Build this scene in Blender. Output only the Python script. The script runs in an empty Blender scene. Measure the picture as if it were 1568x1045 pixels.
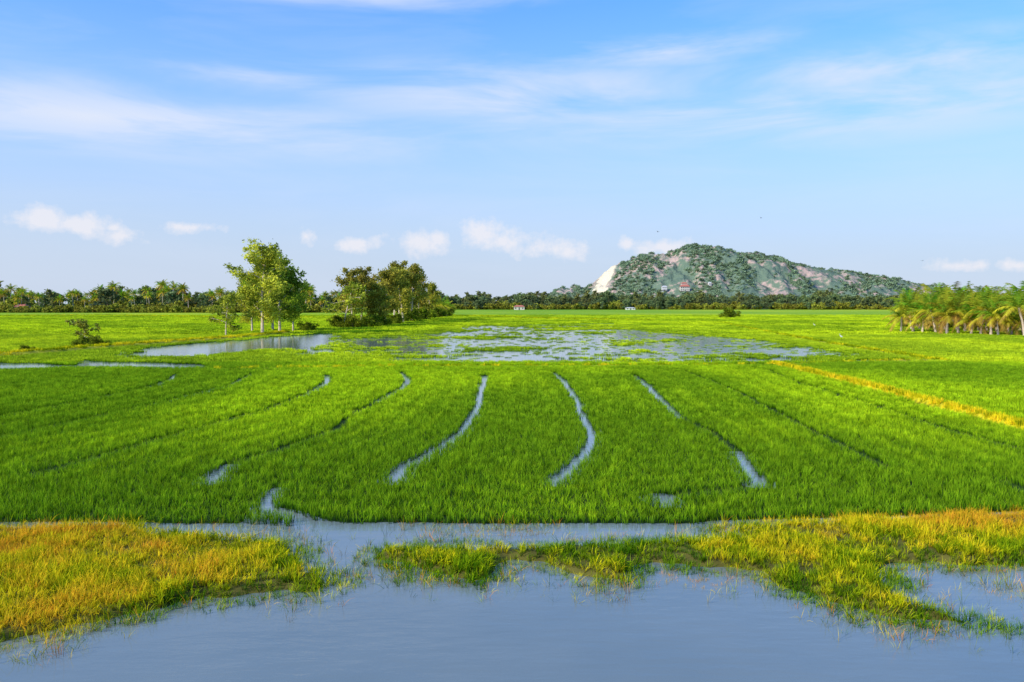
import bpy, math, random
import numpy as np
from mathutils import Vector
rng = np.random.default_rng(7)
random.seed(7)
scene = bpy.context.scene
scene.view_settings.view_transform = 'Standard'
scene.view_settings.look = 'None'
scene.view_settings.exposure = 0

# ------------------------------------------------------------ camera / survey
CAMH = 5.0
F = 1568 * 28 / 36.0
TH = math.atan(57.5 / F)
cam_d = bpy.data.cameras.new("camera"); cam = bpy.data.objects.new("camera", cam_d)
scene.collection.objects.link(cam)
cam.location = (0, 0, CAMH); cam.rotation_euler = (math.pi/2 - TH, 0, 0)
cam_d.lens = 28; cam_d.sensor_width = 36; cam_d.clip_end = 20000; cam_d.clip_start = 0.1
scene.camera = cam

def G(px, py):
    """survey point on the ground plane (world metres)"""
    a = (px-784)/F; b = (522.5-py)/F
    dy = math.cos(TH) + b*math.sin(TH); dz = -math.sin(TH) + b*math.cos(TH)
    t = -CAMH/dz
    return (a*t, dy*t)
def GP(l): return np.array([G(*p) for p in l])

# ------------------------------------------------------------ noise helpers
def _h(ix, iy, s):
    v = np.sin(ix*127.1 + iy*311.7 + s*74.7)*43758.5453
    return v - np.floor(v)
def vn(x, y, s=0):
    ix = np.floor(x); iy = np.floor(y); fx = x-ix; fy = y-iy
    fx = fx*fx*(3-2*fx); fy = fy*fy*(3-2*fy)
    return (_h(ix,iy,s)*(1-fx)+_h(ix+1,iy,s)*fx)*(1-fy) + (_h(ix,iy+1,s)*(1-fx)+_h(ix+1,iy+1,s)*fx)*fy
def fbm(x, y, s=0, o=4):
    r = 0; a = 0.5; t = 0
    for i in range(o):
        r = r + a*vn(x, y, s+i*3.3); t += a; a *= 0.5; x = x*2.03+5.1; y = y*2.03+1.7
    return r/t
def sstep(a, b, x):
    t = np.clip((x-a)/(b-a), 0, 1); return t*t*(3-2*t)
def seg_dist(x, y, pts, closed=False):
    d = np.full(x.shape, 1e9); n = len(pts)
    for i in range(n if closed else n-1):
        ax, ay = pts[i]; bx, by = pts[(i+1) % n]
        ex, ey = bx-ax, by-ay; L = ex*ex+ey*ey+1e-9
        t = np.clip(((x-ax)*ex+(y-ay)*ey)/L, 0, 1)
        d = np.minimum(d, np.hypot(x-ax-t*ex, y-ay-t*ey))
    return d
def inside(x, y, pts):
    c = np.zeros(x.shape, bool); n = len(pts)
    for i in range(n):
        ax, ay = pts[i]; bx, by = pts[(i+1) % n]
        if ay == by: continue
        c ^= ((ay > y) != (by > y)) & (x < (bx-ax)*(y-ay)/(by-ay)+ax)
    return c
def sdf(x, y, pts):
    d = seg_dist(x, y, pts, True)
    return np.where(inside(x, y, pts), d, -d)

# ------------------------------------------------------------ layout
BANKS = [
 GP([(-260,806),(0,806),(200,807),(240,816),(330,822),(435,826),(455,843),(488,868),(525,880),(532,893),(522,910),(460,918),(365,920),(290,930),(205,955),(100,976),(0,992),(-260,1036)]),
 GP([(545,853),(568,840),(640,834),(800,836),(1000,831),(1090,827),(1130,822),(1075,813),(1110,805),(1200,801),(1300,798),(1450,792),(1568,788),(1850,780),(1850,868),(1568,874),(1450,870),(1385,872),(1375,882),(1400,905),(1430,925),(1490,940),(1568,952),(1850,985),(1850,1030),(1568,974),(1470,964),(1400,958),(1330,950),(1250,928),(1190,900),(1150,887),(1100,878),(1050,874),(1000,866),(985,878),(990,896),(930,898),(880,894),(850,878),(810,868),(775,876),(750,897),(690,892),(640,886),(590,874)]),
 GP([(650,819),(700,815),(790,813),(838,817),(780,821),(690,822)]),
 GP([(1003,882),(1022,880),(1032,888),(1010,891)]),
 GP([(1505,908),(1568,911),(1640,915),(1568,922),(1515,917)]),
 GP([(1060,890),(1110,892),(1150,896),(1100,899)]),
 GP([(1180,829),(1240,826),(1250,830),(1190,833)]),
]
NOTCH = GP([(380,808),(392,782),(412,752),(433,750),(418,764),(416,780),(455,786),(490,800),(480,812)])
RICE = GP([(-700,799),(0,801),(200,802),(290,804),(385,803),(440,806),(455,800),(400,786),(392,782),(412,752),(425,748),(433,750),(418,764),(416,780),(455,786),(475,797),(530,803),(600,802),(750,804),(900,803),(1060,804),(1100,799),(1300,795),(1568,785),(2200,775),(2200,474),(-700,474)])
CH = [ # (polyline, half gap)   >= .14 : open water, below : dark muddy line
 ([(270,574),(262,582),(235,593),(120,618),(0,640),(-150,668)],[.15,.15,.14,.14,.13,.13]),
 ([(386,574),(350,592),(250,618),(80,655),(0,672),(-150,700)],[.15,.15,.14,.14,.13,.13]),
 ([(502,576),(500,588),(470,605),(400,632),(280,665),(140,705),(50,730)],[.22,.2,.14,.14,.14,.14,.14]),
 ([(613,572),(625,584),(621,593),(580,615),(530,645),(515,660),(430,690),(350,715),(322,738)],[.16,.22,.2,.13,.135,.135,.13,.13,.19]),
 ([(742,577),(742,586),(736,602),(734,620),(722,640),(708,662),(690,676),(668,690),(640,706),(618,718),(604,737)],[.26,.2,.18,.15,.16,.145,.15,.145,.15,.145,.18]),
 ([(848,572),(862,585),(875,601),(884,614),(888,632),(897,650),(906,665),(903,682),(894,700),(878,713),(862,728),(850,740)],[.16,.2,.16,.15,.16,.145,.15,.145,.15,.15,.145,.18]),
 ([(970,576),(990,590),(1008,610),(1040,640),(1090,665),(1130,695),(1145,720),(1165,743)],[.12,.22,.2,.11,.11,.13,.16,.18]),
 ([(1165,743),(1130,753),(1060,760),(1012,766)],[.14,.13,.13,.13]),
 ([(1010,763),(1022,771)],[.2,.18]),
 ([(1048,570),(1090,585),(1135,605),(1190,635),(1260,670),(1320,700),(1355,718)],[.12,.12,.13,.13,.12,.13,.13]),
 ([(1175,568),(1230,590),(1330,620),(1450,660),(1600,700)],[.12,.12,.12,.12,.12]),
 ([(1535,740),(1568,753),(1640,775)],[.13,.13,.12]),
 ([(1400,620),(1500,640),(1640,672)],[.12,.12,.12]),
]
WET = [[(v >= .145) for v in b] for a, b in CH]
CH = [(GP(a), b) for a, b in CH]
PONDS = [
 GP([(172,540),(230,531),(330,524),(380,519),(440,514),(516,511),(530,520),(522,528),(480,545),(440,546),(425,536),(360,542),(300,549),(200,550)]),
 GP([(-300,556),(0,556),(120,560),(130,553),(310,559),(322,565),(120,565),(0,567),(-300,568)]),
 GP([(1380,552),(1392,550),(1392,556),(1330,556),(1250,554)]),
]
MID = GP([(500,520),(560,514),(640,511),(680,506),(700,499),(935,496),(1010,508),(1190,521),(1340,545),(1230,557),(850,558),(620,557),(500,545)])
DIKES = [ # px poly, width, height, dry, density
 ([(-300,570),(0,547),(170,533),(350,520),(440,511)],1.3,.35,.42,9),
 ([(330,567),(600,563),(900,562),(1185,560),(1440,552)],.5,.12,.40,9),
 ([(1185,560),(1300,588),(1568,660),(1760,712)],.36,.27,.49,75),
 ([(1100,494),(1190,512),(1290,530),(1440,554)],1.0,.12,.32,9),
 ([(690,484),(860,490),(1000,492)],2.5,.3,.30,9),
 ([(-100,486),(150,484),(330,487),(520,488),(690,484)],2.5,.3,.34,9),
]
DIKES = [(GP(a), w, h, d, n) for a, w, h, d, n in DIKES]

def chan_gap(x, y, openwater=False):
    """distance to channel edge, negative = in the gap"""
    best = np.full(x.shape, 1e9)
    for (pts, hw), wet in zip(CH, WET):
        for i in range(len(pts)-1):
            if openwater and not (wet[i] or wet[i+1]): continue
            ax, ay = pts[i]; bx, by = pts[i+1]; ex, ey = bx-ax, by-ay; L = ex*ex+ey*ey
            t = np.clip(((x-ax)*ex+(y-ay)*ey)/L, 0, 1)
            best = np.minimum(best, np.hypot(x-ax-t*ex, y-ay-t*ey)-(hw[i]*(1-t)+hw[i+1]*t))
    return best
def warp(x, y, a=0.22, f=1.6):
    return x+(fbm(x*f, y*f, 3, 3)-.5)*2*a, y+(fbm(x*f, y*f, 9, 3)-.5)*2*a
def bank_s(x, y):
    wx, wy = warp(x, y, .34, 1.5)
    s = np.full(x.shape, -1e9); who = np.zeros(x.shape, int)
    for i, b in enumerate(BANKS):
        q = sdf(wx, wy, b); who = np.where(q > s, i, who); s = np.maximum(s, q)
    return s, who
def pond_s(x, y):
    wx, wy = warp(x, y, 2.2, .16); s0 = sdf(wx, wy, PONDS[0])
    wx, wy = warp(x, y, .9, .3)
    s = s0
    for p in PONDS[1:]: s = np.maximum(s, sdf(wx, wy, p))
    return s
def midwater(x, y):
    m = sdf(x, y, MID)
    n = .5*fbm(x*.06+y*.01, y*.12, 23, 4)+.5*fbm(x*.22, y*.35, 27, 3)
    left = sstep(-14, -4, x)
    return sstep(-1, 5, m)*sstep(.36, .50, n+.07*left-.03+.05*sstep(18, 30, x))
def height(x, y):
    z = np.full(x.shape, -0.4)
    near = y < 45
    s = np.full(x.shape, -9.)
    if near.any():
        s[near], _ = bank_s(x[near], y[near])
    z = np.maximum(z, -0.4+sstep(-.3, .6, s)*(0.47+.07*fbm(x*2, y*2, 5, 3)))
    ri = sdf(x, y, RICE)
    z = np.maximum(z, -.4+.42*sstep(-.3, .15, ri))
    wet = np.zeros(x.shape)
    c = (y > 15) & (y < 70)
    if c.any():
        wx, wy = warp(x[c], y[c], .07, 1.2)
        wet[c] = sstep(.34, .12, chan_gap(wx, wy, True)) ; wet[c] = np.maximum(wet[c], sstep(-.25, .05, sdf(x[c], y[c], NOTCH)))
    c = (y > 52) & (y < 185)
    if c.any(): wet[c] = np.maximum(wet[c], np.maximum(sstep(-1.5, 0, pond_s(x[c], y[c])), sstep(-3, 0, sdf(x[c], y[c], MID))))
    z = np.where(y > 15, z-.12*wet, z)
    z = z+sstep(178, 210, y)*.13
    for pts, w, h, d, n in DIKES:
        q = seg_dist(x, y, pts)
        z = np.maximum(z, .0+h*sstep(w*1.1, w*.35, q)-1.0*(q > w*1.1))
    return z

# ------------------------------------------------------------ node helpers
def newmat(name):
    m = bpy.data.materials.new(name); m.use_nodes = True
    nt = m.node_tree; nt.nodes.clear()
    return m, nt
def N(nt, t, **kw):
    n = nt.nodes.new(t)
    for k, v in kw.items(): setattr(n, k, v)
    return n
def L(nt, a, b): nt.links.new(a, b)
def ramp(nt, fac, stops):
    r = N(nt, 'ShaderNodeValToRGB')
    els = r.color_ramp.elements
    while len(els) < len(stops): els.new(0.5)
    for e, (p, c) in zip(els, stops): e.position = p; e.color = (*c, 1)
    if fac is not None: L(nt, fac, r.inputs[0])
    return r.outputs[0]
def mixc(nt, fac, a, b, mode='MIX'):
    m = N(nt, 'ShaderNodeMix', data_type='RGBA', blend_type=mode)
    for s, v in ((m.inputs[0], fac), (m.inputs[6], a), (m.inputs[7], b)):
        if isinstance(v, (int, float)): s.default_value = v
        elif isinstance(v, tuple): s.default_value = (*v, 1)
        else: L(nt, v, s)
    return m.outputs[2]
def mth(nt, op, a, b=None, c=None, clamp=False):
    m = N(nt, 'ShaderNodeMath', operation=op, use_clamp=clamp)
    for i, v in enumerate((a, b, c)):
        if v is None: continue
        if isinstance(v, (int, float)): m.inputs[i].default_value = v
        else: L(nt, v, m.inputs[i])
    return m.outputs[0]
def noise(nt, vec, scale, detail=3, rough=.55, dist=0):
    n = N(nt, 'ShaderNodeTexNoise'); n.inputs['Scale'].default_value = scale
    n.inputs['Detail'].default_value = detail; n.inputs['Roughness'].default_value = rough
    n.inputs['Distortion'].default_value = dist
    if vec is not None: L(nt, vec, n.inputs['Vector'])
    return n.outputs['Fac']
def finish(nt, col, rough=.6, transl=0.0, bump=None, bstr=.3, bdist=.1, spec=.3, ior=None):
    o = N(nt, 'ShaderNodeOutputMaterial')
    if transl > 0:
        p = N(nt, 'ShaderNodeBsdfDiffuse')
        t = N(nt, 'ShaderNodeBsdfTranslucent'); x = N(nt, 'ShaderNodeMixShader'); x.inputs[0].default_value = transl
        L(nt, col, p.inputs[0]); L(nt, col, t.inputs[0])
        L(nt, p.outputs[0], x.inputs[1]); L(nt, t.outputs[0], x.inputs[2]); L(nt, x.outputs[0], o.inputs[0])
        return
    p = N(nt, 'ShaderNodeBsdfPrincipled')
    if isinstance(col, tuple): p.inputs['Base Color'].default_value = (*col, 1)
    else: L(nt, col, p.inputs['Base Color'])
    p.inputs['Roughness'].default_value = rough
    p.inputs['Specular IOR Level'].default_value = spec
    if ior: p.inputs['IOR'].default_value = ior
    if bump is not None:
        b = N(nt, 'ShaderNodeBump'); b.inputs['Strength'].default_value = bstr; b.inputs['Distance'].default_value = bdist
        L(nt, bump, b.inputs['Height']); L(nt, b.outputs[0], p.inputs['Normal'])
    L(nt, p.outputs[0], o.inputs[0])

def simple_mat(name, col, rough=.7, nscale=3, var=.25):
    m, nt = newmat(name)
    g = N(nt, 'ShaderNodeNewGeometry')
    n = noise(nt, g.outputs['Position'], nscale, 4)
    c = mixc(nt, n, tuple(v*(1-var) for v in col), tuple(min(1, v*(1+var)) for v in col))
    finish(nt, c, rough)
    return m

def blade_mat(name, root, mid, tip, alt, transl=.3):
    m, nt = newmat(name)
    a = N(nt, 'ShaderNodeAttribute', attribute_name='tip')
    v = N(nt, 'ShaderNodeAttribute', attribute_name='leaf_tone', attribute_type='INSTANCER')
    g = N(nt, 'ShaderNodeNewGeometry'); oi = N(nt, 'ShaderNodeObjectInfo')
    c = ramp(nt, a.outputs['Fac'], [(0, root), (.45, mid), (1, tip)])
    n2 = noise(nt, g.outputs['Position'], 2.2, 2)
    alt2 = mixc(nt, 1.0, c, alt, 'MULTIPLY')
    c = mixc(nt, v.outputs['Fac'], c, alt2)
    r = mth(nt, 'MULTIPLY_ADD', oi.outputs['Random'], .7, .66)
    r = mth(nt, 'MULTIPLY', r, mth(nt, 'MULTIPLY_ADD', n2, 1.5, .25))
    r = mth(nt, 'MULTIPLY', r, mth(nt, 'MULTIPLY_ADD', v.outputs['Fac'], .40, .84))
    hs = N(nt, 'ShaderNodeHueSaturation'); L(nt, r, hs.inputs['Value']); L(nt, c, hs.inputs['Color'])
    L(nt, mth(nt, 'MULTIPLY_ADD', oi.outputs['Random'], -.02, .51), hs.inputs['Hue'])
    finish(nt, hs.outputs[0], .5, transl)
    return m
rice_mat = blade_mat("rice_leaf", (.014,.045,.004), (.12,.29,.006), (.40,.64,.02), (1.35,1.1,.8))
rice_far = blade_mat("rice_leaf_far", (.04,.11,.003), (.25,.42,.008), (.50,.67,.03), (1.25,1.05,.8))  # lighter, yellower leaf colour used for the far tufts
def bank_mat():
    m, nt = newmat("bank_grass_leaf")
    a = N(nt, 'ShaderNodeAttribute', attribute_name='tip')
    d = N(nt, 'ShaderNodeAttribute', attribute_name='dry', attribute_type='INSTANCER')
    oi = N(nt, 'ShaderNodeObjectInfo')
    dd = mth(nt, 'ADD', d.outputs['Fac'], mth(nt, 'MULTIPLY_ADD', oi.outputs['Random'], .36, -.18), clamp=True)
    c = ramp(nt, dd, [(0, (.10,.28,.006)), (.28, (.36,.50,.008)), (.50, (.92,.80,.015)), (.75, (1.0,.64,.03)), (1, (.90,.36,.03))])
    t = ramp(nt, a.outputs['Fac'], [(0, (.08,.06,.04)), (.42, (.70,.70,.70)), (1, (1.0,1.0,1.0))])  # painted shade: blades darkened towards the root
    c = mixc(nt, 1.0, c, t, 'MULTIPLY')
    r = mth(nt, 'MULTIPLY_ADD', oi.outputs['Random'], .7, .65)
    hs = N(nt, 'ShaderNodeHueSaturation'); L(nt, r, hs.inputs['Value']); L(nt, c, hs.inputs['Color'])
    finish(nt, hs.outputs[0], .55, .3)
    return m
bmat = bank_mat()

# ------------------------------------------------------------ mesh helpers
def mesh_obj(name, V, Fc, mats, tips=None, cols=None, link=True, smooth=False, midx=None):
    me = bpy.data.meshes.new(name)
    me.from_pydata([tuple(v) for v in V], [], [tuple(f) for f in Fc])
    for m in mats: me.materials.append(m)
    if tips is not None:
        at = me.attributes.new('tip', 'FLOAT', 'POINT'); at.data.foreach_set('value', np.array(tips, dtype=np.float32))
    if cols is not None:
        at = me.attributes.new('Col', 'FLOAT_COLOR', 'POINT')
        c4 = np.ones((len(V), 4), np.float32); c4[:, :3] = cols; at.data.foreach_set('color', c4.ravel())
    if midx is not None: me.polygons.foreach_set('material_index', np.array(midx, dtype=np.int32))
    if smooth: me.polygons.foreach_set('use_smooth', np.ones(len(me.polygons), bool))
    me.update()
    o = bpy.data.objects.new(name, me)
    if link: scene.collection.objects.link(o)
    return o
def tuft(name, n, rad, hmin, hmax, w, lean, mat, droop=.4, segs=3, t0=0.0):
    V = []; Fc = []; T = []
    for i in range(n):
        a = random.uniform(0, 6.283); r = rad*math.sqrt(random.random())
        bx, by = r*math.cos(a), r*math.sin(a)
        la = a+random.uniform(-1.2, 1.2); ln = random.uniform(.1, 1)*lean; h = random.uniform(hmin, hmax)
        sa = random.uniform(0, 6.283); sx, sy = math.cos(sa)*w*.5, math.sin(sa)*w*.5
        for k in range(segs+1):
            t = k/segs
            off = ln*h*(t**1.7); z = h*(t - droop*ln*t*t*t)
            cx, cy = bx+math.cos(la)*off, by+math.sin(la)*off
            ww = (1-t**1.5)*(.6+.8*t if t < .5 else 1)
            if k < segs:
                V += [(cx-sx*ww, cy-sy*ww, z), (cx+sx*ww, cy+sy*ww, z)]; T += [max(t, t0)]*2
            else: V.append((cx, cy, z)); T.append(1)
        b = len(V)-(2*segs+1)
        for k in range(segs-1): Fc.append((b+2*k, b+2*k+1, b+2*k+3, b+2*k+2))
        Fc.append((b+2*segs-2, b+2*segs-1, b+2*segs))
    return mesh_obj(name, V, Fc, [mat], tips=T, link=False)

def scatter(name, P, protos, scl, rotz, idx=None, tilt=0.0, attrs=None):
    n = len(P)
    me = bpy.data.meshes.new(name); me.vertices.add(n)
    me.vertices.foreach_set('co', np.asarray(P, np.float32).ravel())
    scl = np.asarray(scl, np.float32)
    if scl.ndim == 1: scl = np.stack([scl]*3, 1)
    a = me.attributes.new('scl', 'FLOAT_VECTOR', 'POINT'); a.data.foreach_set('vector', scl.ravel().astype(np.float32))
    R = np.zeros((n, 3), np.float32); R[:, 2] = rotz
    if tilt: R[:, 0] = rng.normal(0, tilt, n); R[:, 1] = rng.normal(0, tilt, n)
    a = me.attributes.new('rot', 'FLOAT_VECTOR', 'POINT'); a.data.foreach_set('vector', R.ravel())
    if idx is None: idx = rng.integers(0, len(protos), n)
    a = me.attributes.new('idx', 'INT', 'POINT'); a.data.foreach_set('value', np.asarray(idx, np.int32))
    for k, v in (attrs or {}).items():
        a = me.attributes.new(k, 'FLOAT', 'POINT'); a.data.foreach_set('value', np.asarray(v, np.float32))
    o = bpy.data.objects.new(name, me); scene.collection.objects.link(o)
    col = bpy.data.collections.new(name+"_plants")
    for i, p in enumerate(protos):
        p.name = "%s_kind_%02d" % (name, i)
        col.objects.link(p)
    ng = bpy.data.node_groups.new(name+"_scatter", 'GeometryNodeTree')
    ng.interface.new_socket('Geometry', in_out='INPUT', socket_type='NodeSocketGeometry')
    ng.interface.new_socket('Geometry', in_out='OUTPUT', socket_type='NodeSocketGeometry')
    gi = ng.nodes.new('NodeGroupInput'); go = ng.nodes.new('NodeGroupOutput')
    ip = ng.nodes.new('GeometryNodeInstanceOnPoints'); ci = ng.nodes.new('GeometryNodeCollectionInfo')
    ci.inputs['Collection'].default_value = col
    ci.inputs['Separate Children'].default_value = True; ci.inputs['Reset Children'].default_value = True
    ip.inputs['Pick Instance'].default_value = True
    def na(nm, t):
        q = ng.nodes.new('GeometryNodeInputNamedAttribute'); q.data_type = t; q.inputs['Name'].default_value = nm
        return [s for s in q.outputs if s.enabled and s.name == 'Attribute'][0]
    e = ng.nodes.new('FunctionNodeEulerToRotation')
    ng.links.new(na('rot', 'FLOAT_VECTOR'), e.inputs[0]); ng.links.new(e.outputs[0], ip.inputs['Rotation'])
    ng.links.new(na('scl', 'FLOAT_VECTOR'), ip.inputs['Scale'])
    ng.links.new(na('idx', 'INT'), ip.inputs['Instance Index'])
    ng.links.new(gi.outputs[0], ip.inputs['Points']); ng.links.new(ci.outputs[0], ip.inputs['Instance'])
    ng.links.new(ip.outputs[0], go.inputs[0])
    md = o.modifiers.new('scatter', 'NODES'); md.node_group = ng
    return o

def jgrid(y0, y1, sp, k=.69, m=3.0, jit=.5):
    W = k*y1+m
    X, Y = np.meshgrid(np.arange(-W, W, sp), np.arange(y0, y1, sp))
    X = X.ravel()+rng.uniform(-jit, jit, X.size)*sp; Y = Y.ravel()+rng.uniform(-jit, jit, Y.size)*sp
    q = np.abs(X) < k*Y+m
    return X[q], Y[q]

# ------------------------------------------------------------ ground sheet
ys = [-60., -30., -10., 0., 4.]
y = 6.0
while y < 9000: ys.append(y); y *= 1.0065 if y < 70 else 1.0085
ys = np.array(ys); us = np.concatenate([np.linspace(-3, -.8, 20), np.arange(-.79, .79, .0055), np.linspace(.8, 3, 20)])
U, Y = np.meshgrid(us, ys); X = U*np.sqrt(Y*Y+64)
Xf, Yf = X.ravel(), Y.ravel()
Z = height(Xf, Yf)
nr, nc = Y.shape
cols = np.zeros((len(Xf), 3))
cols[:] = (.05, .045, .03)
rin = sdf(Xf, Yf, RICE) > 0
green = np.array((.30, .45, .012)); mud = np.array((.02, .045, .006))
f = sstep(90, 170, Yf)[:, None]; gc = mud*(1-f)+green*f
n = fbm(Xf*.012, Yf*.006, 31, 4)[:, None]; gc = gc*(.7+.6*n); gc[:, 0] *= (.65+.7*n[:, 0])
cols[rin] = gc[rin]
outer = Yf > 650
cols[outer] = np.array((.07, .13, .02))
sb = np.full(len(Xf), -9.); nn = (Yf < 45) & (Yf > 5); sb[nn], _ = bank_s(Xf[nn], Yf[nn])
cols[sb > -.1] = (.11, .10, .02)
for pts, w, h, d, n_ in DIKES:
    cols[seg_dist(Xf, Yf, pts) < w] = (.36, .36, .02) if n_ < 20 else (.72, .60, .015)
I = np.arange(nr*nc).reshape(nr, nc)
Fq = np.stack([I[:-1, :-1], I[:-1, 1:], I[1:, 1:], I[1:, :-1]], -1).reshape(-1, 4)
gm, nt = newmat("field_soil")
a = N(nt, 'ShaderNodeAttribute', attribute_name='Col'); g = N(nt, 'ShaderNodeNewGeometry')
nz = noise(nt, g.outputs['Position'], .8, 5)
c = mixc(nt, 1.0, a.outputs['Color'], ramp(nt, nz, [(.3, (.65,.65,.65)), (.7, (1.3,1.3,1.3))]), 'MULTIPLY')
finish(nt, c, .85, bump=nz, bstr=.5, bdist=.1, spec=.1)
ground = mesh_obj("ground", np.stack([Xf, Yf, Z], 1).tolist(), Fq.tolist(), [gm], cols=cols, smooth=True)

# ------------------------------------------------------------ water
wm, nt = newmat("pond_water")
g = N(nt, 'ShaderNodeNewGeometry')
mp = N(nt, 'ShaderNodeMapping'); mp.inputs['Scale'].default_value = (.6, 1.8, 1); L(nt, g.outputs['Position'], mp.inputs[0])
n1 = noise(nt, mp.outputs[0], 1.6, 5); n2 = noise(nt, g.outputs['Position'], .35, 3)
c = mixc(nt, n2, (.14,.18,.185), (.21,.24,.225))
finish(nt, c, .07, bump=n1, bstr=.22, bdist=.05, spec=.5, ior=1.6)
mesh_obj("water", [(-400,-60,0), (400,-60,0), (400,330,0), (-400,330,0)], [(0,1,2,3)], [wm])

# ------------------------------------------------------------ rice field
def rice_keep(X, Y, pad):
    k = sdf(X, Y, RICE) > -.02
    wx, wy = warp(X, Y, .07, 1.2)
    cg = chan_gap(wx, wy); k &= cg > pad
    ps = pond_s(X, Y)
    k &= (ps < 0) | ((ps < 1.5) & (Y > 70) & (rng.random(X.shape) < .25))
    for pts, w, h, d, n in DIKES: k &= seg_dist(X, Y, pts) > w*.9
    nm = Y > 50
    mw = np.zeros(X.shape); mw[nm] = midwater(X[nm], Y[nm])
    return k, mw, cg
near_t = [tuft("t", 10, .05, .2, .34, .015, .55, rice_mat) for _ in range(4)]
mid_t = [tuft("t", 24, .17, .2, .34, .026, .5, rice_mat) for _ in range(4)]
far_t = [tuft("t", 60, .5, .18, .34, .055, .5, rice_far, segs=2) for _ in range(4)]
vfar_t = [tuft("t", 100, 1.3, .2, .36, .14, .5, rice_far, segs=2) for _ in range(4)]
Ps = []; Ss = []; Is = []; Vg = []
for (y0, y1, sp, pad, k0) in [(16, 34, .135, .03, 0), (34, 66, .26, .07, 4), (66, 125, .66, .3, 8), (125, 330, 1.8, .8, 12), (66, 185, .8, .3, 8)]:
    X, Y = jgrid(y0, y1, sp); q, mw, cg = rice_keep(X, Y, pad)
    inm = sdf(X, Y, MID) > 0 if y0 > 60 else np.zeros(X.shape, bool)
    if sp == .8: q &= inm & (rng.random(X.shape) > .87*mw)
    else: q &= ~inm
    X, Y, mw, cg = X[q], Y[q], mw[q], cg[q]
    # sowing rows run parallel to the furrows
    rows = np.cos(cg*2*np.pi/1.25)*sstep(70, 40, Y)*.6+np.cos(cg*2*np.pi/.62)*sstep(44, 25, Y)*.5
    patch = fbm(X*.09, Y*.06, 47, 4)
    edge = sstep(.5, .05, cg)*(Y < 66)
    hv = (.74+.55*fbm(X*.6, Y*.6, 41, 4)+rng.normal(0, .09, len(X))+.13*rows-.12*edge)*(1-.6*mw); hx_ = 1-.3*mw
    Vg.append(np.clip((patch-.5)*3.2+.5+.32*rows+rng.normal(0, .08, len(X))-.18*sstep(32, 18, Y)-.3*edge, 0, 1))  # leaf tone by patch and row, lower at furrow edges and close by
    zz = np.where(Y > 170, height(X, Y) if k0 == 12 else 0, -.01)
    Ps.append(np.stack([X, Y, zz], 1)); Ss.append(np.stack([hx_, hx_, hv], 1)); Is.append(rng.integers(k0, k0+4, len(X)))
Ps = np.concatenate(Ps); Ss = np.concatenate(Ss); Is = np.concatenate(Is); Vg = np.concatenate(Vg)
print("rice tufts", len(Ps))
scatter("rice_field", Ps, near_t+mid_t+far_t+vfar_t, Ss, rng.uniform(0, 6.28, len(Ps)), Is, tilt=.06, attrs={'leaf_tone': Vg})

# ------------------------------------------------------------ bank grass
bt = [tuft("t", 18, .07, .08, .24, .014, .9, bmat, .6, 3) for _ in range(4)] + [tuft("t", 12, .06, .14, .38, .013, .9, bmat, .6, 4) for _ in range(3)]
X, Y = jgrid(9, 24, .085, .75, 2)
s, who = bank_s(X, Y)
q = s > -.05-.22*rng.random(len(X)); X, Y, s, who = X[q], Y[q], s[q], who[q]
thin = fbm(X*1.3, Y*1.3, 77, 3); q = (rng.random(len(X)) < (.46+1.1*(thin-.3))*(.65+.35*sstep(-.1, .5, s))); X, Y, s, who = X[q], Y[q], s[q], who[q]
big = fbm(X*.7, Y*.7, 55, 4); fine = fbm(X*2.6, Y*2.6, 56, 2)
dry = .20+.62*(big-.1)+.55*(fine-.5) + .16*sstep(15, 18.3, Y)
dry = np.where(who == 0, dry+.06-.36*sstep(.9, 0, s), dry)
dry = np.where(who == 1, dry-.18-.20*sstep(.8, 0, s)+.38*sstep(5, 10, X)*sstep(15.4, 17.6, Y), dry)
dry = np.where(who >= 2, .85, dry)
dry += .32*sstep(17.7, 18.2, Y)*(np.abs(X) > 5)
dry = np.clip(dry, 0.02, np.where(X > 5, .78, .95))
z = np.maximum(height(X, Y), -.04)
sc = (.42+.95*fbm(X*.9, Y*.9, 66, 3))*np.where(who >= 2, .5, 1)
scatter("grass_bank", np.stack([X, Y, z-.01], 1), bt, sc, rng.uniform(0, 6.28, len(X)), tilt=.22, attrs={'dry': dry})
print("bank tufts", len(X))
st = [tuft("t", 6, .07, .1, .42, .009, 1.2, bmat, .5, 4) for _ in range(5)]
X, Y = jgrid(9, 22, .1, .75, 2); s, who = bank_s(X, Y)
q = (s < -.02) & (s > -1.0) & (rng.random(len(X)) < .85*np.exp(s*2.9)*(.15+1.3*sstep(.4, .65, fbm(X*1.1, Y*1.1, 91, 3)))) & (sdf(X, Y, RICE) < 0)
X, Y = X[q], Y[q]
scatter("marsh_reeds", np.stack([X, Y, np.full_like(X, -.03)], 1), st, rng.uniform(.5, 1.1, len(X)), rng.uniform(0, 6.28, len(X)), tilt=.25, attrs={'dry': rng.choice([.05, .2, .4, .6, 1.0], len(X))})

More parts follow.
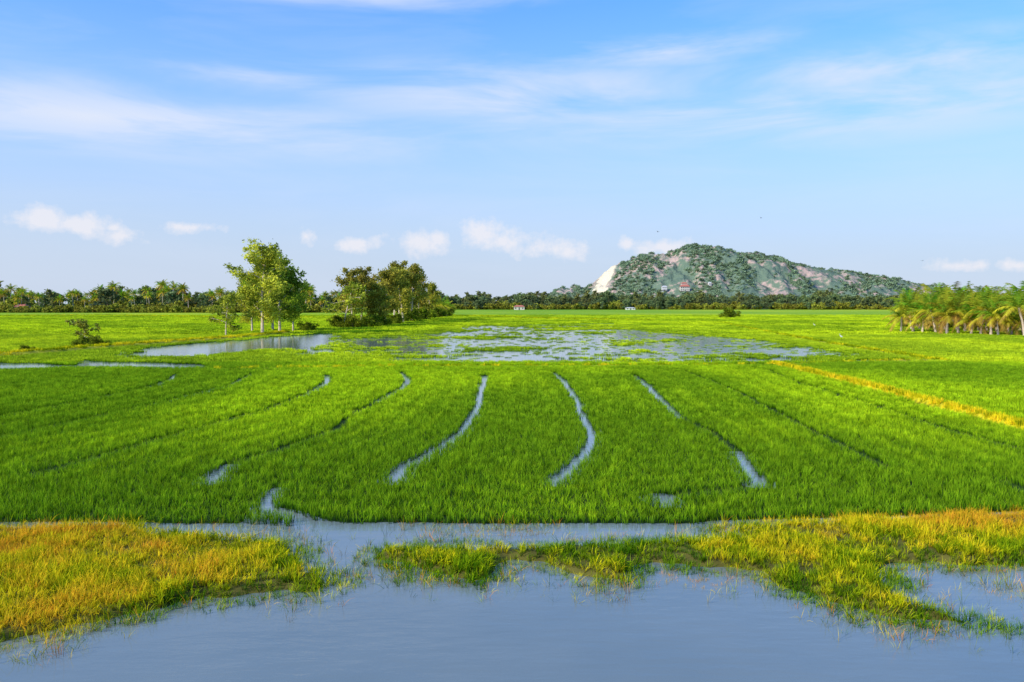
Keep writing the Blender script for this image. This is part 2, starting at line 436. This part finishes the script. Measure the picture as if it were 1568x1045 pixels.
# ------------------------------------------------------------ dike grass
dt = [tuft("t", 40, .3, .12, .36, .04, .7, bmat, .5, 3, t0=.4) for _ in range(4)]
dn_t = [tuft("t", 26, .13, .12, .30, .03, .5, bmat, .5, 3, t0=.6) for _ in range(3)]
P = []; D = []; S = []; J = []
for pts, w, h, d, dn in DIKES:
    nar = dn > 20
    for i in range(len(pts)-1):
        a_, b_ = pts[i], pts[i+1]; ln = np.hypot(*(b_-a_)); n = int(ln*max(w, .3)*dn/(1+a_[1]/120))
        t = rng.random(n); o_ = rng.uniform(-.75, .75, n)*w if nar else rng.normal(0, w*.4, n); nx, ny = -(b_-a_)[1]/ln, (b_-a_)[0]/ln
        X = a_[0]+(b_-a_)[0]*t+nx*o_; Y = a_[1]+(b_-a_)[1]*t+ny*o_
        P.append(np.stack([X, Y], 1)); D.append(d+(.06 if nar else .3)*(fbm(X*.2, Y*.2, 5, 3)-.5)+rng.normal(0, .02, n)); S.append(np.full(n, 1.05 if nar else min(1.4, .65+.35*w)))
        J.append(rng.integers(4, 7, n) if nar else rng.integers(0, 4, n))
P = np.concatenate(P); D = np.clip(np.concatenate(D), 0, 1); S = np.concatenate(S); J = np.concatenate(J)
Zd = height(P[:, 0], P[:, 1])
scatter("dike_grass", np.column_stack([P, Zd-.03]), dt+dn_t, S*rng.uniform(.7, 1.2, len(S)), rng.uniform(0, 6.28, len(S)), J, tilt=.1, attrs={'dry': D})

# ------------------------------------------------------------ trees
def leaf_material(name, transl=.35, mult=1.0):
    m, nt = newmat(name)
    a = N(nt, 'ShaderNodeAttribute', attribute_name='Col'); oi = N(nt, 'ShaderNodeObjectInfo')
    r = mth(nt, 'MULTIPLY_ADD', oi.outputs['Random'], .4*mult, .8*mult)
    hs = N(nt, 'ShaderNodeHueSaturation'); L(nt, r, hs.inputs['Value']); L(nt, a.outputs['Color'], hs.inputs['Color'])
    L(nt, mth(nt, 'MULTIPLY_ADD', oi.outputs['Random'], .03, .485), hs.inputs['Hue'])
    finish(nt, hs.outputs[0], .55, transl, spec=.25)
    return m
leafm = leaf_material("foliage"); bark_pale = simple_mat("bark_pale", (.60,.49,.37), .85, 2, .4)
bark_dark = simple_mat("bark_dark", (.18,.13,.09), .9, 2, .4)
bark_palm = simple_mat("bark_palm", (.60,.48,.38), .9, 4, .35)

def tube(V, Fc, path, radii, sides=6):
    b0 = len(V)
    for i, (p, r) in enumerate(zip(path, radii)):
        d = (path[min(i+1, len(path)-1)]-path[max(i-1, 0)]).normalized()
        a = d.orthogonal().normalized() if abs(d.z) < .9 else Vector((1, 0, 0)); a = (a-d*a.dot(d)).normalized(); b = d.cross(a)
        for k in range(sides):
            t = 6.2832*k/sides; V.append(tuple(p+(a*math.cos(t)+b*math.sin(t))*r))
    for i in range(len(path)-1):
        for k in range(sides):
            k2 = (k+1) % sides
            Fc.append((b0+i*sides+k, b0+i*sides+k2, b0+(i+1)*sides+k2, b0+(i+1)*sides+k))
def rp(s): return Vector((random.gauss(0, s), random.gauss(0, s), random.gauss(0, s)))

def tree_mesh(name, seed, H, W, low=.3, nb=12, nsub=4, nleaf=45, ls=.28, clump=.7, bark=None, base=(.13,.19,.03), dark=(.04,.08,.015), trunks=1, top=.8, droop=.3, lw=.38, rise=.0):
    """tapered trunk, limbs, twigs and leaf clumps; returns mesh data"""
    random.seed(seed)
    V = []; Fc = []; clumps = []
    for tr in range(trunks):
        sp = 0 if trunks == 1 else .05*H
        p = Vector((random.gauss(0, sp), random.gauss(0, sp), -.2)); lean = Vector((random.gauss(0, .06), random.gauss(0, .06), 1))
        n = 9; path = [p.copy()]
        for i in range(n):
            lean += Vector((random.gauss(0, .04), random.gauss(0, .04), 0)); p = p+lean.normalized()*(H*.9/n); path.append(p.copy())
        r0 = H*.017
        tube(V, Fc, path, [r0*(1-.85*i/n)+.01 for i in range(n+1)], 7)
        clumps.append((path[-1], 1.0)); clumps.append((path[-2], 1.0))
        for b in range(nb//trunks):
            t = low+(1-low)*((b+random.random())/(nb//trunks))*.97
            fi = t*n; i = min(int(fi), n-1); s = path[i].lerp(path[i+1], fi-i)
            az = b*2.4+random.uniform(-.5, .5)
            prof = math.sin(math.pi*min(1, max(.08, ((t-low)/(1-low))**top*.86+.12)))**.7
            ln = W*.46*prof*random.uniform(.6, 1.2)+.3
            d = Vector((math.cos(az), math.sin(az), random.uniform(.3, .8)+rise))
            q = s.copy(); bp = [q.copy()]
            for k in range(4):
                d += Vector((0, 0, -.08))+rp(.12); q = q+d.normalized()*ln/4*1.1; bp.append(q.copy())
            tube(V, Fc, bp, [r0*.35*(1-.2*k)+.006 for k in range(5)], 4)
            clumps.append((bp[-1], 1)); clumps.append((bp[2], .7))
            for m in range(nsub):
                e = bp[random.randint(1, 4)]; d2 = (d.normalized()+rp(.7)).normalized(); q2 = e+d2*ln*random.uniform(.25, .5)
                tube(V, Fc, [e, e.lerp(q2, .5)+rp(.08), q2], [r0*.12+.006, r0*.08+.005, .005], 3)
                clumps.append((q2, random.uniform(.5, 1.1)))
    nbv = len(V); nbf = len(Fc)
    cols = [(0, 0, 0)]*nbv
    for c, sz in clumps:
        tone = random.random()**1.2; bc = [dark[j]+(base[j]-dark[j])*(.15+1.0*tone) for j in range(3)]
        cr = clump*sz*random.uniform(.75, 1.25)
        for k in range(int(nleaf*sz)):
            o = Vector((random.gauss(0, cr*.55), random.gauss(0, cr*.55), random.gauss(0, cr*.42)-abs(random.gauss(0, droop*cr))))
            ctr = c+o; s = ls*random.uniform(.6, 1.3)
            if ctr.z < .1: continue
            u = Vector((random.gauss(0, 1), random.gauss(0, 1), random.gauss(0, .7)-.5)).normalized(); v = u.orthogonal().normalized()
            v = (v*math.cos(k)+u.cross(v)*math.sin(k))
            b = len(V); V += [tuple(ctr-u*s), tuple(ctr+v*s*lw), tuple(ctr+u*s), tuple(ctr-v*s*lw)]
            Fc.append((b, b+1, b+2, b+3)); j = random.uniform(.7, 1.35); cols += [tuple(x*j for x in bc)]*4
    o = mesh_obj(name, V, Fc, [leafm, bark or bark_pale], cols=np.array(cols), link=False, midx=[1]*nbf+[0]*(len(Fc)-nbf))
    return o
def palm_mesh(name, seed, H, FL=3.2, nf=22, bark=None, pairs=16, yellow=.25, lw=.09):
    random.seed(seed); V = []; Fc = []
    lean = Vector((random.gauss(0, .1), random.gauss(0, .1), 1)); p = Vector((0, 0, -.2)); path = [p.copy()]
    for i in range(7):
        lean += Vector((random.gauss(0, .03), random.gauss(0, .03), .02)); p = p+lean.normalized()*(H+.2)/7; path.append(p.copy())
    tube(V, Fc, path, [.26, .2, .17, .15, .14, .14, .15, .17], 8)
    nb = len(Fc); cols = [(0, 0, 0)]*len(V); c = path[-1]
    for f in range(nf):
        az = f*2.399+random.uniform(-.2, .2); t = f/(nf-1); el = 1.42-1.6*t+random.uniform(-.15, .15)
        L_ = FL*random.uniform(.8, 1.12); d = Vector((math.cos(az)*math.cos(el), math.sin(az)*math.cos(el), math.sin(el)))
        q = c.copy(); rach = [q.copy()]; hz = Vector((-math.sin(az), math.cos(az), 0))
        for k in range(8):
            d = (d+Vector((0, 0, -.10-.028*k))).normalized(); q = q+d*L_/8; rach.append(q.copy())
        if t > .93-yellow*.3: bc = (.50, .30, .06)
        elif t > .5 and random.random() < yellow*2: bc = (.56, .48, .03)
        else: bc = (.15+.20*random.random(), .26+.15*random.random(), .02)
        b0 = len(V)
        for i, r in enumerate(rach):
            w = .035*(1-i/9); V += [tuple(r-hz*w), tuple(r+hz*w)]; cols += [(.4, .4, .06)]*2
        for i in range(8): Fc.append((b0+2*i, b0+2*i+1, b0+2*i+3, b0+2*i+2))
        for m in range(pairs):
            u = .12+.86*m/pairs; fi = u*8; i = min(int(fi), 7); r = rach[i].lerp(rach[i+1], fi-i); dd = (rach[i+1]-rach[i]).normalized()
            ll = FL*.26*math.sin(math.pi*(.18+.78*u))**.6
            for s in (-1, 1):
                tip = r+(hz*s*.8+dd*.55+Vector((0, 0, -.3-random.uniform(0, .35)))).normalized()*ll*random.uniform(.85, 1.1)
                b = len(V); V += [tuple(r-dd*lw*.6), tuple(r+dd*lw*.6), tuple(tip)]; Fc.append((b, b+1, b+2))
                j = random.uniform(.75, 1.3); cols += [tuple(x*j for x in bc)]*3
    return mesh_obj(name, V, Fc, [leafm, bark or bark_palm], cols=np.array(cols), link=False, midx=[1]*nb+[0]*(len(Fc)-nb))
def place(o, name, px, py, rz=0, s=1.0, sz=None):
    x, y = G(px, py); ob = bpy.data.objects.new(name, o.data); scene.collection.objects.link(ob)
    z = float(height(np.array([x]), np.array([y]))[0])
    ob.location = (x, y, max(z, 0)); ob.rotation_euler = (0, 0, rz); ob.scale = (s, s, sz or s)
    return ob

EU = (.56,.52,.05); ED = (.13,.18,.02)
tA = tree_mesh("A", 11, 15.3, 8.0, .2, 22, 4, 90, .26, .95, base=EU, dark=ED, rise=.3)
tB = tree_mesh("B", 12, 12.5, 7, .2, 16, 4, 80, .27, .9, base=(.32,.40,.03), dark=(.07,.13,.015), rise=.2)
tC = tree_mesh("C", 13, 14.0, 5.8, .28, 14, 3, 80, .30, .95, base=(.56,.50,.07), dark=(.17,.19,.03), rise=.4)
tD = tree_mesh("D", 14, 13.0, 5.8, .22, 15, 3, 85, .30, 1.0, base=(.50,.46,.06), dark=(.14,.16,.02), rise=.4)
tS = tree_mesh("S", 15, 7.5, 4.8, .3, 12, 4, 30, .24, .6, base=(.45,.45,.04), dark=ED)
tSap = tree_mesh("Sap", 16, 3.4, 2.2, .35, 8, 3, 26, .18, .35, base=(.42,.42,.04), dark=(.12,.14,.03))
bush = tree_mesh("bush", 17, 2.6, 5.0, .02, 20, 4, 40, .2, .5, base=(.26,.33,.02), dark=(.05,.09,.01), trunks=4, bark=bark_dark)
place(tA, "eucalyptus_tree", 402, 513, 0)
place(tB, "eucalyptus_tree", 428, 511, 1.2, 1.08)
place(tB, "eucalyptus_tree", 449, 508, 3.0, .8)
place(tA, "eucalyptus_tree", 386, 508, 3.0, .72)
place(tA, "eucalyptus_tree", 418, 507, 4.2, .88)
place(tS, "young_tree", 346, 515, 0, .95)
place(tSap, "sapling", 131, 531, 0, 1)
place(bush, "shrub", 133, 532, 0, .45); place(bush, "shrub", 150, 533, 2, .38); place(bush, "shrub", 120, 535, 2, .3)
place(bush, "shrub", 1118, 488, 1, 1.1)
place(bush, "shrub", 40, 540, 2, .25)
for px, py, t, s, r in [(527,502,tS,1.35,1),(540,501,tC,.94,0),(553,500,tC,.99,3),(568,500,tD,.84,2),(590,497,tD,1.12,4),(603,494,tC,1.22,2.5),(618,495,tD,1.17,0),(630,493,tC,1.18,1),(643,491,tC,1.17,5),(578,500,tD,.72,3.3),(654,490,tD,.95,3),(612,493,tC,1.18,4)]:
    place(t, "eucalyptus_tree", px, py, r, s)
for px, py, s in [(520,502,.9),(540,503,.8),(562,502,.9),(585,500,.8),(605,497,.9),(625,494,1.1),(648,491,1.3),(667,488,1.3),(682,486,1.2),(470,508,.6)]:
    place(bush, "shrub", px, py, px*.7, s)
pF = [palm_mesh("p", 30+i, h, 4.0, 22, pairs=18, yellow=y_, lw=.12) for i, (h, y_) in enumerate([(2.6,.5),(3.4,.4),(2.2,.6),(3.9,.5)])]
pT = [palm_mesh("p", 40+i, h, 4.0, 22, pairs=12, lw=.22, yellow=.4) for i, h in enumerate([10, 12, 8])]
for px, py, k, s in [(652,487,0,1.3),(664,487,2,1.5),(676,486,1,1.2),(684,485,0,1.2),(640,486,3,1.4)]:
    place(pF[k], "coconut_palm", px, py, px, s)
for i in range(60):
    row = i//15; col_ = i % 15
    px = 1380+col_*17+row*14+random.uniform(-5, 5); py = 509-row*4.5+max(0, (px-1380))*.035+random.uniform(-.8, .8)
    place(pF[i % 4], "coconut_palm", px, py, random.uniform(0, 6.28), random.uniform(.85, 1.25)*(1+.06*row))
for i in range(10): place(bush, "shrub", 1385+i*34, 502+i*.9, i*1.3, random.uniform(.35, .6))

# distant tree belts
dk = dict(bark=bark_dark, lw=.6)
proto = [tree_mesh("d", 60, 14, 9, .12, 12, 4, 12, .75, 1.2, base=(.23,.29,.09), dark=(.08,.12,.065), **dk),  # distance haze put into the belt tree colours as lifted blue
         tree_mesh("d", 61, 12, 11, .1, 12, 4, 12, .8, 1.3, base=(.20,.26,.09), dark=(.075,.11,.065), **dk),
         tree_mesh("d", 62, 16, 7, .2, 12, 4, 11, .7, 1.1, base=(.30,.32,.09), dark=(.10,.12,.06), **dk),
         tree_mesh("d", 63, 6, 10, .03, 14, 4, 12, .7, 1.1, base=(.42,.40,.05), dark=(.12,.14,.02), **dk)]
def belt(name, pxa, pxb, D0, D1, n, protos, prob, smin, smax):
    D = rng.uniform(D0, D1, n); px = rng.uniform(pxa, pxb, n); X = (px-784)/F*D
    sc = rng.uniform(smin, smax, n)*(.8+.4*vn(px*.03, px*0, 8))
    idx = rng.choice(len(protos), n, p=prob)
    z = np.full(n, .05)
    scatter(name, np.stack([X, D, z], 1), protos, sc, rng.uniform(0, 6.28, n), idx)
def cp(o):
    q = bpy.data.objects.new("k", o.data); return q
belt("distant_palm_grove", -250, 560, 430, 540, 520, [cp(p) for p in proto]+[cp(p) for p in pT], [.10,.10,.05,.20,.2,.15,.2], .74, 1.18)
belt("distant_tree_line", 640, 1750, 640, 800, 900, [cp(p) for p in proto], [.3,.25,.2,.25], .66, 1.06)
belt("distant_hedge", -250, 700, 415, 430, 330, [cp(proto[3])], [1], .3, .65)
belt("distant_hedge", 640, 1800, 625, 640, 380, [cp(proto[3]), cp(proto[1])], [.8,.2], .4, .8)

# ------------------------------------------------------------ hill
HD = 2500.
prof = [(800,462),(835,452),(850,444),(872,440),(893,442),(905,434),(925,416),(950,402),(975,394),(1000,390),(1020,388),(1042,381),(1052,375),(1068,376),(1085,378),(1100,380),(1125,387),(1150,389),(1180,393),(1200,399),(1225,406),(1250,410),(1275,414),(1300,418),(1320,422),(1350,423),(1375,429),(1400,434),(1430,440),(1460,449),(1500,459),(1540,463)]
hx = np.array([(p[0]-784)/F*HD for p in prof]); hz = np.array([(465-p[1])/F*HD+8 for p in prof])
gx = np.arange(hx[0], hx[-1], 5.); gy = np.arange(HD-520, HD+420, 7.)
HX, HY = np.meshgrid(gx, gy)
def hill_h(x, y):
    R = np.interp(x, hx, hz); w = np.where(y < HD, 300., 260.)*(.55+.45*R/190)
    u = (y-HD-60*(fbm(x*.004, x*0, 3, 3)-.5))/w
    rid = 1-np.abs(2*fbm(x*.010, y*.006, 71, 5)-1)
    b = R*np.exp(-1.3*u*u)
    crag = np.abs(fbm(x*.035, y*.03, 74, 4)-.5)
    return b*(1-.42*sstep(0, .8, np.abs(u))*(1.15-rid)*1.6) + (fbm(x*.03, y*.03, 72, 4)-.5)*20*sstep(0, 60, b) + crag*26*sstep(5, 60, b) - 8
HZ = hill_h(HX.ravel(), HY.ravel())
nr, nc = HX.shape; I = np.arange(nr*nc).reshape(nr, nc)
Fq = np.stack([I[:-1, :-1], I[:-1, 1:], I[1:, 1:], I[1:, :-1]], -1).reshape(-1, 4)
hm, nt = newmat("hill_rock_and_hazed_scrub")
g = N(nt, 'ShaderNodeNewGeometry')
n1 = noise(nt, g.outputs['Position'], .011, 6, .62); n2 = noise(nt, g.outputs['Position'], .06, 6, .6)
veg_hazed = mixc(nt, n2, (.09,.15,.13), (.21,.27,.16)); rock = mixc(nt, n2, (.28,.21,.19), (.66,.48,.39))  # aerial haze baked into the vegetation colours: paler and bluer
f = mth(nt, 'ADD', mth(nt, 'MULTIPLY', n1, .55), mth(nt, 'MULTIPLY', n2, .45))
c = mixc(nt, mth(nt, 'MULTIPLY_ADD', f, 13, -6.55, clamp=True), veg_hazed, rock)
sx = (912-784)/F*HD   # quarry scar on the western flank
sep = N(nt, 'ShaderNodeSeparateXYZ'); L(nt, g.outputs['Position'], sep.inputs[0])
cen = mth(nt, 'MULTIPLY_ADD', sep.outputs[2], .60, sx-28)
qx = mth(nt, 'ABSOLUTE', mth(nt, 'SUBTRACT', sep.outputs[0], cen)); qn = mth(nt, 'MULTIPLY_ADD', n2, -40, 38)
qf = mth(nt, 'MULTIPLY', mth(nt, 'SUBTRACT', qn, qx), .15, clamp=True)
c = mixc(nt, qf, c, (.74,.64,.46))
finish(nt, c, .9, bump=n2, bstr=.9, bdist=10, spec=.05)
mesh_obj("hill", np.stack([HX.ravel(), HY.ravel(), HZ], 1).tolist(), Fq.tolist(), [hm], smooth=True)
hl = leaf_material("hill_scrub_leaf", .15)
def blob(seed):
    random.seed(seed); V = []; Fc = []; C = []
    for k in range(60):
        c = Vector((random.gauss(0, 2.4), random.gauss(0, 2.4), 2.0+random.gauss(0, 1.3))); s = random.uniform(1, 2.2)
        u = rp(1).normalized(); v = u.orthogonal().normalized(); b = len(V)
        V += [tuple(c-u*s), tuple(c+v*s*.7), tuple(c+u*s), tuple(c-v*s*.7)]; Fc.append((b, b+1, b+2, b+3))
        j = random.uniform(.7, 1.3); C += [(.19*j, .27*j, .15*j)]*4  # scrub green paled to carry the aerial haze in its colour
    return mesh_obj("b", V, Fc, [hl], cols=np.array(C), link=False)
X = rng.uniform(hx[1], hx[-2], 15000); Y = rng.uniform(HD-420, HD+60, 15000)
k = fbm(X*.018, Y*.014, 88, 4) + rng.normal(0, .05, len(X)) > .51
k |= (Y > HD-40) & (rng.random(len(X)) < .22)
Zh = hill_h(X, Y)
k &= (np.abs(X-(sx-28+.60*Zh)) > 26) & (Zh > 2)
X, Y, Zh = X[k], Y[k], Zh[k]
scatter("hill_scrub", np.stack([X, Y, Zh-1], 1), [blob(1), blob(2), blob(3)], rng.uniform(.5, 1.3, len(X)), rng.uniform(0, 6.28, len(X)))

# ------------------------------------------------------------ buildings
wall_m = simple_mat("plaster", (.58,.54,.47), .8, .8, .1); red_m = simple_mat("roof_tiles", (.48,.16,.11), .7, 1.5, .2)
win_m = simple_mat("window_glass", (.04,.05,.06), .2, 1, .1); wht = simple_mat("white_wash", (.66,.64,.62), .8, 1, .08)
def house(name, x, y, z, w, d, h, roof_h, rot=0, wm_=None, rm=None, floors=1, nwin=3):
    e = bpy.data.objects.new(name, None); scene.collection.objects.link(e); e.location = (x, y, z); e.rotation_euler = (0, 0, rot)
    def part(nm, V, Fc, m):
        o = mesh_obj(nm, V, Fc, [m]); o.parent = e; return o
    def box(nm, x0, x1, y0, y1, z0, z1, m):
        return part(nm, [(x0,y0,z0),(x1,y0,z0),(x1,y1,z0),(x0,y1,z0),(x0,y0,z1),(x1,y0,z1),(x1,y1,z1),(x0,y1,z1)], [(0,1,2,3)[::-1],(4,5,6,7),(0,1,5,4),(1,2,6,5),(2,3,7,6),(3,0,4,7)], m)
    box("walls", -w/2, w/2, -d/2, d/2, 0, h, wm_ or wall_m)
    o = w*.06
    part("roof", [(-w/2-o,-d/2-o,h+.01),(w/2+o,-d/2-o,h+.01),(w/2+o,d/2+o,h+.01),(-w/2-o,d/2+o,h+.01),(-w*.3,0,h+roof_h),(w*.3,0,h+roof_h)], [(0,1,5,4),(1,2,5),(2,3,4,5),(3,0,4),(3,2,1,0)], rm or red_m)
    fh = h/floors
    for f_ in range(floors):
        for i in range(nwin):
            cx = -w/2+w*(i+.5)/nwin; door = (f_ == 0 and i == nwin//2)
            box("door" if door else "window_%d_%d" % (f_, i), cx-w*.05, cx+w*.05, -d/2-.06, -d/2-.003, f_*fh+(0.02 if door else fh*.35), f_*fh+fh*.75, win_m)
    return e
house("farm_house", (795-784)/F*605, 605, .1, 8, 5, 2.4, 1.2)
house("whitewashed_hut", (965-784)/F*612, 612, .1, 7, 4, 1.5, .5, wm_=wht, rm=wht)
house("farm_house", (35-784)/F*436, 436, .1, 6, 5, 3.2, 1.4)
def on_hill(px, py):
    """find the spot on the near face of the hill seen along this bearing"""
    for yy in np.arange(HD-480, HD, 4.):
        xx = (px-784)/F*yy; z = float(hill_h(np.array([xx]), np.array([yy]))[0])
        if (465-(z-5)/yy*F) <= py: return xx, yy, z
    return xx, yy, z
for nm, px, py, w, h, rh, fl, m in [("hill_temple",1047,445,26,8,6,2,wall_m),("monastery_hall",1046,438,16,4,4,1,wall_m),("white_pavilion",1016,443,14,5,3,2,wht),("white_pavilion",1012,451,10,4,2,1,wht),("white_pavilion",1085,436,7,4,2,1,wht),("white_pavilion",1068,451,9,4,2,1,wall_m)]:
    x, y, z = on_hill(px, py); house(nm, x, y-8, z-4, w, 12, h+5, rh, 0, m, red_m if 'pavilion' not in nm else wht, fl, 5)

# ------------------------------------------------------------ birds
feather = simple_mat("white_feather", (.8,.8,.78), .7, 5, .05)
def skin_obj(name, verts, edges, radii, mat):
    me = bpy.data.meshes.new(name); me.from_pydata(verts, edges, []); me.materials.append(mat)
    o = bpy.data.objects.new(name, me); scene.collection.objects.link(o)
    o.modifiers.new('skin', 'SKIN')
    for v, r in zip(me.skin_vertices[0].data, radii): v.radius = (r, r)
    me.skin_vertices[0].data[0].use_root = True
    o.modifiers.new('sub', 'SUBSURF').levels = 1
    return o
for px, py in [(1288,519),(1247,500)]:
    x, y = G(px, py)
    o = skin_obj("egret", [(0,0,.45),(-.16,0,.5),(.16,0,.4),(.34,0,.3),(-.24,0,.62),(-.2,0,.76),(-.27,0,.86),(-.42,0,.84),(0,.04,.25),(0,.04,0),(.02,-.04,.25),(.02,-.04,0)],
      [(0,1),(0,2),(2,3),(1,4),(4,5),(5,6),(6,7),(0,8),(8,9),(0,10),(10,11)], [.11,.09,.09,.02,.035,.025,.035,.006,.015,.012,.015,.012], feather)
    o.location = (x, y, 0.02); o.scale = (.75,.75,.75)
dark_f = simple_mat("dark_feather", (.05,.05,.05), .7, 5, .05)
for px, py, D in [(1006,356,160),(1163,335,170),(1410,400,180)]:
    V = [(0,-.2,0),(0,.22,0),(.12,.0,.05),(.45,-.05,.16),(.3,-.12,.1),(-.12,0,.05),(-.45,-.05,.16),(-.3,-.12,.1),(.05,-.32,0),(-.05,-.32,0),(0,0,-.07)]
    o = mesh_obj("flying_bird", V, [(0,4,2),(4,3,2),(2,1,0),(0,5,7),(7,5,6),(0,1,5),(0,8,9),(10,1,2),(10,5,1),(10,2,0),(10,0,5)], [dark_f])
    o.location = ((px-784)/F*D, D, 5+(465-py)/F*D); o.rotation_euler = (.1, .2, px)

# ------------------------------------------------------------ sky + sun
SUN_EL = math.radians(31); SUN_AZ = math.radians(236)
w = bpy.data.worlds.new("World"); scene.world = w; w.use_nodes = True; w.name = "sky"
nt = w.node_tree; nt.nodes.clear()
sky = N(nt, 'ShaderNodeTexSky', sky_type='NISHITA'); sky.sun_disc = False
sky.sun_elevation = SUN_EL; sky.sun_rotation = SUN_AZ; sky.air_density = 1.0; sky.dust_density = .4; sky.ozone_density = 1.5
tc = N(nt, 'ShaderNodeTexCoord'); sp = N(nt, 'ShaderNodeSeparateXYZ'); L(nt, tc.outputs['Generated'], sp.inputs[0])
az = mth(nt, 'ARCTAN2', sp.outputs[0], sp.outputs[1]); el = mth(nt, 'ARCSINE', sp.outputs[2])
K = 10.0
e2 = mth(nt, 'MULTIPLY', el, 1/.262); hf = mth(nt, 'POWER', 2.718, mth(nt, 'MULTIPLY', mth(nt, 'MULTIPLY', e2, e2), -1.0))
skc = mixc(nt, 1.0, sky.outputs[0], (.55, 1.68, 2.85), 'MULTIPLY')
col = mixc(nt, mth(nt, 'MULTIPLY', hf, .96), skc, tuple(v*K for v in (.60,.67,.82)))
def AE(px, py): return math.atan((px-784)/F), math.atan((465-py)/F)*math.cos(math.atan((px-784)/F))
cv = N(nt, 'ShaderNodeCombineXYZ'); L(nt, az, cv.inputs[0]); L(nt, el, cv.inputs[1])
mp = N(nt, 'ShaderNodeMapping'); mp.inputs['Scale'].default_value = (1.6, 9, 1); mp.inputs['Rotation'].default_value = (0, 0, .06); L(nt, cv.outputs[0], mp.inputs[0])
cn = noise(nt, mp.outputs[0], 1.9, 5, .6, .5)
def blobs(lst):
    acc = None
    for px, py, rx, ry in lst:
        a0, e0 = AE(px, py)
        m = N(nt, 'ShaderNodeVectorMath', operation='MULTIPLY_ADD'); L(nt, cv.outputs[0], m.inputs[0])
        m.inputs[1].default_value = (F/rx, F/ry, 0); m.inputs[2].default_value = (-a0*F/rx, -e0*F/ry, 0)
        l = N(nt, 'ShaderNodeVectorMath', operation='LENGTH'); L(nt, m.outputs[0], l.inputs[0])
        acc = l.outputs['Value'] if acc is None else mth(nt, 'MINIMUM', acc, l.outputs['Value'])
    return mth(nt, 'SUBTRACT', 1.0, acc)
cm = blobs([(150,180,620,60),(800,150,420,60),(1200,175,560,60),(1350,105,420,45),(1000,85,260,30),(500,-8,420,28),(420,130,200,30)])
ci = mth(nt, 'MULTIPLY', mth(nt, 'MAXIMUM', cm, 0.0), mth(nt, 'MULTIPLY_ADD', cn, 4.0, -1.4, clamp=True))
ci = mth(nt, 'ADD', mth(nt, 'MULTIPLY', ci, .85), mth(nt, 'MULTIPLY', mth(nt, 'MULTIPLY_ADD', cn, 3, -1.3, clamp=True), .2), clamp=True)
col = mixc(nt, ci, col, tuple(v*K for v in (.75,.82,.98)))
pn = noise(nt, cv.outputs[0], 26, 6, .66)
cu = blobs([(75,338,42,17),(120,345,50,15),(190,362,30,14),(178,350,14,8),(288,349,40,10),(470,362,14,14),(550,374,36,13),(640,372,38,20),(672,366,20,12),(745,360,48,22),(765,368,62,21),(840,382,64,17),(960,374,14,12),(1015,380,46,14),(1470,408,34,9),(1555,408,26,9)])
cuf = mth(nt, 'MULTIPLY_ADD', mth(nt, 'ADD', cu, mth(nt, 'MULTIPLY_ADD', pn, 3.6, -1.7)), 1.1, .0, clamp=True)
col = mixc(nt, mth(nt, 'MULTIPLY', cuf, .68), col, tuple(v*K for v in (.94,.90,.93)))
bg = N(nt, 'ShaderNodeBackground'); bg.inputs[1].default_value = .1; L(nt, col, bg.inputs[0])
out = N(nt, 'ShaderNodeOutputWorld'); L(nt, bg.outputs[0], out.inputs[0])
sd = bpy.data.lights.new("sun", 'SUN'); sd.energy = 5.0; sd.angle = math.radians(.5); sd.color = (1, .90, .73)
so = bpy.data.objects.new("sun", sd); scene.collection.objects.link(so)
dv = Vector((math.sin(SUN_AZ)*math.cos(SUN_EL), math.cos(SUN_AZ)*math.cos(SUN_EL), math.sin(SUN_EL)))
so.rotation_euler = dv.to_track_quat('Z', 'Y').to_euler()
